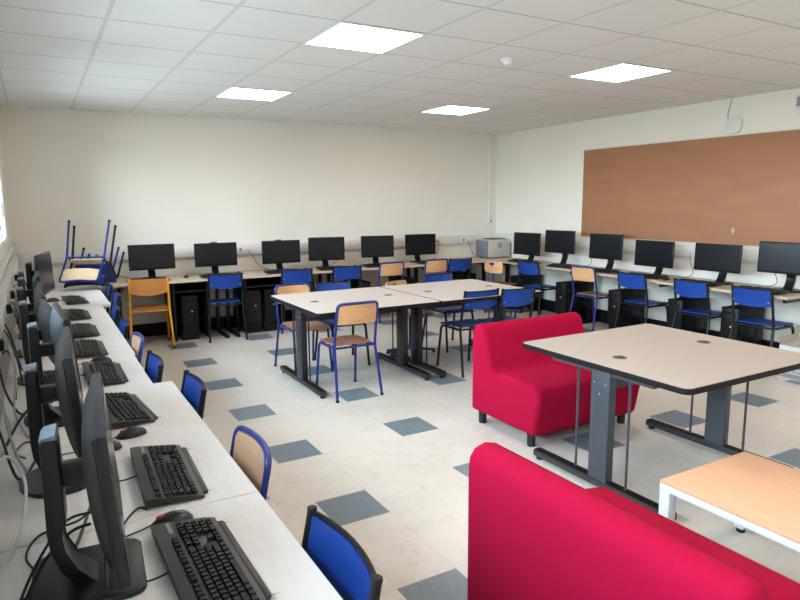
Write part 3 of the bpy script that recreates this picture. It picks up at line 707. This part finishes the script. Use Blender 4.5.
def place(kind, lb, grp, x, y, rz, z=0, rot=None, **k):
    key = (kind, tuple(sorted(k.items())))
    if key not in PROT:
        o = chair(kind, lb, grp, (x, y, z), rz, **k); PROT[key] = o; index_kids(o)
    else:
        o = copy_tree(PROT[key], lb, (x, y, z), rz)
    o['group'] = grp
    if rot: o.rotation_euler = rot
    return o
G1 = 'school chairs pushed under the window desks'
Q = PI / 2
place('black', 'blue chair with black frame nearest the camera, at the window desk', G1, .345, 1.31, Q)
place('hoop', 'wood-backed chair with blue hoop frame, nearest of its kind', G1, .345, 2.04, Q, backm='beech_pale')
place('black', 'blue black-framed chair just before the step in the window desks', G1, .345, 2.94, Q)
place('black', 'blue black-framed chair just past the step in the window desks', G1, .255, 3.48, Q)
place('hoop', 'small-looking wood-backed blue chair farther along the window desks', G1, .245, 4.07, Q, backm='beech_pale')
place('black', 'blue chair next beyond the farther wood-backed window chair', G1, .240, 4.72, Q)
place('black', 'blue chair at the notch before the end desk', G1, .260, 5.45, Q)
place('black', 'blue chair at the white end desk, near side', G1, .355, 6.27, Q)
place('black', 'blue chair at the white end desk, far side', G1, .355, 6.95, Q)
G2 = 'school chairs in front of the back-wall desks'
place('open', 'orange wooden chair with yellow frame at the back desk', G2, 1.045, 7.58, -.10)
place('black', 'blue black-framed chair right of the yellow chair', G2, 1.895, 7.58, -.12)
place('black', 'blue chair in front of the third back-wall monitor', G2, 2.80, 7.62, -.16)
place('black', 'blue chair in front of the fourth back-wall monitor', G2, 3.475, 7.62, -.10)
place('hoop', 'wooden hoop-back chair in front of the fifth back-wall monitor', G2, 4.12, 7.63, .0)
place('hoop', 'wooden hoop-back chair in front of the sixth back-wall monitor', G2, 4.86, 7.66, .0)
place('black', 'blue chair between the last back-wall monitor and the printer', G2, 5.27, 7.66, -.02)
G3 = 'school chairs in front of the right-wall desks'
place('black', 'blue chair first in the right-hand row from the printer', G3, 5.96, 6.53, -Q + .08)
place('hoop', 'wooden hoop-back chair in the right-hand row', G3, 6.03, 5.60, -Q + .05)
place('black', 'blue chair next to the wooden one in the right-hand row', G3, 6.03, 4.85, -Q)
place('black', 'second blue chair from the camera in the right-hand row', G3, 5.99, 4.07, -Q)
place('black', 'nearest blue chair in the right-hand row, beside the box', G3, 5.96, 3.41, -Q)
G4 = 'school chairs around the joined centre tables'
place('hoop', 'wooden blue-framed chair at the near side of the left centre table', G4, 2.215, 4.79, 0)
place('hoop', 'wooden blue-framed chair at the far left corner of the centre tables', G4, 2.175, 5.70, PI + .04)
place('black', 'blue chair on the far side of the left centre table', G4, 2.60, 5.72, PI - .05)
place('black', 'blue chair on the far side of the right centre table', G4, 3.93, 5.75, PI)
place('black', 'blue chair at the near side of the right centre table, farther from sofa', G4, 3.535, 4.87, -.02)
place('black', 'blue chair tucked behind the red sofa at the centre table', G4, 3.925, 4.80, -.05)
# upturned chairs on the end desk: seat front edge and back hoop rest on the desk
def upturned(kind, lb, x, y, z, yaw, **k):
    return place(kind, lb, 'chairs stacked upside down on the end desk', x, y, 0, z=z, rot=(math.radians(221.8), 0, PI + yaw), **k)
upturned('hoop', 'upturned blue-framed chair with pale wooden parts on the end desk', .570, 7.84, 1.275, -.35, seatm='seat_pale', backm='seat_pale')
upturned('black', 'upturned blue and black chair nested behind the pale wooden one', .625, 7.885, 1.215, -.35)

def pedestal_chair(label, loc, rz):
    t = thing('swivel_chair', label, 'chair', loc, rz, 'blue pedestal chairs with wooden seats')
    for k in range(4):
        a = PI / 4 + k * PI / 2; c, s = math.cos(a), math.sin(a)
        MB().tube([(0.02 * c, .02 * s, .055), (.26 * c, .26 * s, .032)], [.019, .014], 8).build('base_arm', M['blue_metal'], t)
        MB().cyl((.25 * c, .25 * s, .010), .016, .020, 12, .002).build('glide', M['rubber'], t)
    MB().cyl((0, 0, .24), .022, .37, 16).build('column', M['blue_metal'], t)
    MB().box((0, 0, .425), (.22, .22, .012), .003).build('seat_bracket', M['blue_metal'], t)
    def seat(u, v):
        x = (u - .5) * .36 * (1 - .12 * abs(2 * v - 1) ** 4); y = -.17 + .36 * v
        return (x, y, .440 - .008 * (1 - (2 * u - 1) ** 2) - .02 * max(0, (v - .8) / .2) ** 2), (0, 0, 1)
    MB().sheet(seat, 12, 12, .011).build('seat', M['seat_wood'], t)
    MB().tube(fillet([(0, -.02, .418), (0, -.215, .425), (0, -.225, .74)], .05), .014, 10).build('back_post', M['blue_metal'], t)
    def back(u, v):
        k = abs(2 * v - 1) ** 4; x = (u - .5) * .35 * (1 - .14 * k); z = .605 + .16 * v
        return (x, -.200 - .03 * (1 - (2 * u - 1) ** 2) + .03 * 0, z), (0, 1, 0)
    bo = MB().sheet(back, 12, 8, .011).build('backrest', M['beech'], t)
    MB().box((0, -.242, .735), (.085, .010, .03), .003).build('back_bracket', M['blue_metal'], bo)
    return t
P0 = pedestal_chair('wooden pedestal chair with blue post beside the printer desk', (5.80, 7.12, 0), -Q + .15); index_kids(P0)
copy_tree(P0, 'wooden pedestal chair under the seam of the centre tables', (3.40, 5.71, 0), PI + .35)

# ------------------------------------------------------------------ meeting tables
def meeting_table(label, loc, topm, frame, right=.515):
    t = thing('meeting_table', label, 'table', loc, 0, 'square tables with round cable holes'); a = .59
    MB().slab(-a + .003, a - .003, -a + .003, a - .003, .7375, .740, .035, 6).build('tabletop', M[topm], t)
    MB().slab(-a - .002, a + .002, -a - .002, a + .002, .708, .7374, .037, 6, .006).build('edge_band', M['edge_dark'], t)
    for gx in (-.375, .375):
        g = MB().cyl((gx, 0, .7408), .040, .0016, 28).build('cable_grommet', M['grommet'], t)
        MB().cyl((gx + .012, .0, .7422), .014, .001, 16).build('grommet_slot', M['rubber'], g)
    for sx in (-1, 1):
        x = -.515 if sx < 0 else right
        p = MB().box2((x - .028, -.085, .06), (x + .028, .045, .7075), .004).build('leg', M[frame], t)
        fb = MB().box2((x - .03, -.50, .022), (x + .03, .50, .060), .005).build('foot_bar', M['anthracite_dark'], p)
        MB().box2((x - .026, -.495, .060), (x + .026, .495, .0635), .001).build('foot_cover', M['edge_dark'], p)
        for y in (-.47, .47):
            MB().cyl((x, y, .011), .022, .021, 16, .002).build('levelling_foot', M['rubber'], p)
        for y in (-.20, .165):
            MB().cyl((x, y, .385), .0075, .64, 10).build('rod', M[frame], p)
        MB().box2((x - .022, -.36, .672), (x + .022, .36, .7075), .003).build('top_bearer', M[frame], p)
        for y, z in ((-.06, .62), (.02, .62), (-.02, .56)):
            MB().cyl((0, 0, 0), .006, .005, 10, mtx=Matrix.Translation((x - .030, y, z)) @ Matrix.Rotation(PI / 2, 4, 'Y')).build('bolt', M['silver'], p)
    MB().box2((-.487, -.022, .57), (right - .028, .022, .65), .004).build('cross_beam', M[frame], t)
    return t
TB = meeting_table('left square table of the joined centre pair', (2.470, 5.195, 0), 'table_top_pale', 'anthracite_dark')
meeting_table('right square table of the joined centre pair', (3.667, 5.195, 0), 'table_top_pale', 'anthracite_dark')
meeting_table('square beige table standing beside the red sofa in front', (3.158, 2.38, 0), 'table_top', 'anthracite', .54)

# ------------------------------------------------------------------ sofas
def sofa(label, loc, rz, w):
    """back at local y=0, facing local -y"""
    t = thing('low_sofa', label, 'sofa', loc, rz, 'red armless low sofas')
    prof = [(-.02, .095), (0, .11), (0.0, .66), (-.006, .70), (-.03, .732), (-.075, .745), (-.115, .735), (-.14, .70), (-.155, .66), (-.225, .455), (-.24, .43), (-.265, .420),
            (-.32, .428), (-.45, .440), (-.60, .436), (-.70, .420), (-.715, .405), (-.728, .375), (-.726, .33), (-.685, .12), (-.67, .095)]
    b = bmesh.new(); n = len(prof); cen = Vector((0, -.35, .3))
    rings = []
    K = 5; rr = .034
    cols = []
    for i in range(K + 1):
        a = PI / 2 * i / K; cols.append((-w / 2 + rr - rr * math.cos(a), rr * (1 - math.sin(a))))
    allc = cols + [(-x, o) for x, o in reversed(cols)]
    def inset(k, o):
        p0, p1, p2 = Vector(prof[k - 1]), Vector(prof[k]), Vector(prof[(k + 1) % n])
        d1 = (p1 - p0).normalized(); d2 = (p2 - p1).normalized(); n1 = Vector((-d1.y, d1.x)); n2 = Vector((-d2.y, d2.x)); m_ = (n1 + n2)
        m_ = m_.normalized() if m_.length > 1e-6 else n1
        return p1 + m_ * o
    for x, o in allc:
        rings.append([b.verts.new((x, *inset(k, o))) for k in range(n)])
    for i in range(len(rings) - 1):
        for k in range(n): b.faces.new((rings[i][k], rings[i][(k + 1) % n], rings[i + 1][(k + 1) % n], rings[i + 1][k]))
    b.faces.new(rings[0]); b.faces.new(list(reversed(rings[-1])))
    bmesh.ops.recalc_face_normals(b, faces=b.faces)
    MB()._add(b).build('x', M['red'])  # placeholder replaced below
    o = C.objects['x']; o.name = 'upholstery'; o.data.name = 'upholstery'; o.parent = t
    o.data.set_sharp_from_angle(angle=math.radians(60))
    for sx in (-1, 1):
        for y in (-.07, -.60):
            MB().cyl((sx * (w / 2 - .06), y, .047), .027, .094, 20, .003, r2=.03).build('leg', M['rubber'], t)
    return t
sofa('red two-seat sofa facing the camera, between the tables', (3.170, 3.64, 0), 0, .98)
sofa('red sofa in the foreground seen from behind', (1.285, 1.255, 0), Q, 1.04)

# ------------------------------------------------------------------ coffee table
t = thing('coffee_table', 'low beech-topped coffee table with white metal legs', 'coffee table', (2.592, 1.15, 0)); a, b_ = .312, .55
MB().slab(-a, a, -b_, b_, .388, .400, .006, 3, .001).build('tabletop', M['coffee_top'], t)
MB().box2((-a, -b_, .357), (-a + .035, b_, .3875), .003).box2((a - .035, -b_, .357), (a, b_, .3875), .003).box2((-a + .035, -b_, .357), (a - .035, -b_ + .035, .3875), .003).box2((-a + .035, b_ - .035, .357), (a - .035, b_, .3875), .003).build('frame', M['coffee_leg'], t)
for sx in (-1, 1):
    for sy in (-1, 1):
        lg = MB().box((sx * (a - .026), sy * (b_ - .026), .190), (.05, .05, .333), .003).build('leg', M['coffee_leg'], t)
        MB().cyl((sx * (a - .026), sy * (b_ - .026), .012), .020, .023, 16, .002).build('levelling_foot', M['rubber'], lg)

# ------------------------------------------------------------------ loose cables and plugs on the window desks
def cable(label, pts, r, m='cable_black', grp='cables behind the window-row monitors'):
    o = MB().tube(smooth_path(pts, 8), r, 8).build('cable', M[m]); return tag(o, label, 'cable', grp)
zc = DESK + .005
cable('looped black cable on the desk around the nearest monitor base', [(-.05, 1.60, zc), (-.09, 1.72, zc), (-.06, 1.83, zc), (.03, 1.80, zc + .03), (.075, 1.70, zc + .10), (.08, 1.60, zc + .07), (.07, 1.45, zc + .02)], .0032)
cable('black cable bundle sweeping out behind the nearest monitor', [(.055, 1.64, zc + .09), (.01, 1.66, zc + .07), (-.05, 1.60, zc + .04), (-.10, 1.46, zc + .01), (-.16, 1.25, zc)], .0040)
cable('thinner black cable beside the bundle at the nearest monitor', [(.06, 1.66, zc + .11), (.0, 1.68, zc + .09), (-.07, 1.58, zc + .04), (-.12, 1.38, zc + .01), (-.15, 1.18, zc)], .0035)
cable('thick black lead crossing the seam of the first two desks', [(.10, 2.00, zc + .06), (.06, 1.86, zc + .02), (.0, 1.66, zc + .0), (-.10, 1.52, zc)], .0045)
cable('white cable arching over the desk at the left edge', [(-.19, 1.70, .86), (-.15, 1.88, .93), (-.115, 1.98, .92), (-.085, 1.95, .84), (-.11, 1.80, zc + .01), (-.17, 1.62, zc)], .0045, 'cable_white')
cable('grey cable hanging down at the left edge by the second monitor', [(-.195, 2.75, 1.00), (-.17, 2.72, .92), (-.15, 2.60, .82), (-.125, 2.48, zc + .01), (-.09, 2.30, zc)], .0042, 'cable_grey')
cable('grey cable looping behind the third monitor', [(-.195, 3.40, 1.0), (-.155, 3.3, .98), (-.13, 3.12, .88), (-.14, 2.95, .78), (-.10, 2.72, zc), (-.06, 2.6, zc)], .0042, 'cable_grey')
cable('black power lead running to the second monitor base', [(-.195, 2.5, .98), (-.16, 2.40, .86), (-.115, 2.25, zc + .005), (-.06, 2.45, zc), (-.03, 2.62, zc)], .0048)
cable('black power lead between wall and third monitor', [(-.197, 3.2, .98), (-.17, 3.05, .84), (-.12, 2.98, zc + .005), (-.08, 3.15, zc)], .0048)
cable('black curved leads behind the second stand column', [(-.16, 2.62, zc), (-.12, 2.72, zc + .05), (-.07, 2.80, zc + .08), (.0, 2.83, zc + .08)], .0050)
cable('black lead drooping by the fourth monitor', [(-.198, 4.1, .96), (-.165, 4.0, .88), (-.13, 3.85, zc), (-.09, 3.70, zc)], .0048)
cable('black lead curving from the wall at the left picture edge', [(-.195, 3.55, .90), (-.165, 3.48, .92), (-.14, 3.38, .84), (-.145, 3.25, zc)], .0048)
cable('black lead near the fifth monitor', [(-.198, 4.8, .98), (-.16, 4.7, .90), (-.13, 4.55, zc), (-.10, 4.40, zc)], .0048)
cable('black lead near the last window-row monitor', [(-.198, 6.4, .98), (-.15, 6.3, 1.0), (-.11, 6.2, .93), (-.09, 6.1, zc)], .0055)
cable('grey lead near the last window-row monitor', [(-.198, 5.7, .98), (-.15, 5.6, 1.0), (-.12, 5.45, .85), (-.10, 5.35, zc)], .0050, 'cable_grey')
cable('black lead snaking beside the nearest keyboard', [(.10, 1.66, zc), (.15, 1.80, zc), (.19, 1.86, zc), (.21, 1.84, zc)], .0028)
cable('grey cable sagging low against the wall by the third stand', [(-.197, 3.0, .93), (-.175, 2.9, .82), (-.15, 2.75, zc), (-.17, 2.5, zc)], .0040, 'cable_grey')
cable('thin black lead curling flat on the second window desk', [(-.10, 2.45, zc), (-.13, 2.52, zc), (-.10, 2.62, zc), (-.06, 2.56, zc), (-.05, 2.45, zc)], .0030)
cable('black lead strung from wall to the fourth stand base', [(-.197, 3.9, .96), (-.17, 3.8, .93), (-.14, 3.68, .84), (-.12, 3.50, zc)], .0042)
cable('white cable crossing behind the fifth stand', [(-.197, 4.35, .95), (-.16, 4.25, .88), (-.13, 4.1, .80), (-.11, 3.95, zc)], .0040, 'cable_white')
cable('black lead hugging the wall by the sixth stand', [(-.197, 5.1, .95), (-.165, 5.0, .90), (-.14, 4.85, zc), (-.11, 4.75, zc)], .0045)
def plug(lb, x, y, z, m='black_metal'):
    o = MB().box((x, y, z), (.028, .04, .055), .006).build('power_adapter', M[m]); return tag(o, lb, 'power adapter', 'adapters plugged in below the windows')
plug('black adapter plugged in below the window, nearest the camera', XL + .0665, 3.30, .99); plug('black adapter plugged in below the middle window', XL + .0665, 4.45, .99)
plug('black adapter plugged in below the windows near the back', XL + .0665, 5.15, .99); plug('black adapter below the windows closest to the back wall', XL + .0665, 6.35, .99)
# leads from the back-wall and right-wall sockets
for x0, x1, lb in ((2.36, 2.62, 'thin black lead hanging by the third back-wall monitor'), (3.74, 3.42, 'thin black lead hanging by the fourth back-wall monitor'), (5.33, 5.16, 'thin black lead hanging right of the sixth back-wall monitor'),
                   (5.86, 6.0, 'thin black lead running to the printer'), (.64, .90, 'thin black lead left of the first back-wall monitor')):
    cable(lb, [(x0, YB - .075, 1.01), (x0 + (x1 - x0) * .2, YB - .09, .93), (x0 + (x1 - x0) * .5, YB - .12, .80), (x1, YB - .14, zc)], .0035, grp='leads along the back wall')
for y, lb in ((6.05, 'black lead behind the second right-wall monitor'), (4.55, 'black lead looping by the fourth right-wall monitor'), (3.62, 'black lead hanging by the nearest right-wall monitor')):
    cable(lb, [(XR - .075, y, 1.02), (XR - .10, y - .03, .92), (XR - .14, y - .10, .80), (XR - .16, y - .02, zc), (XR - .2, y + .06, zc)], .0035, grp='leads along the right wall')
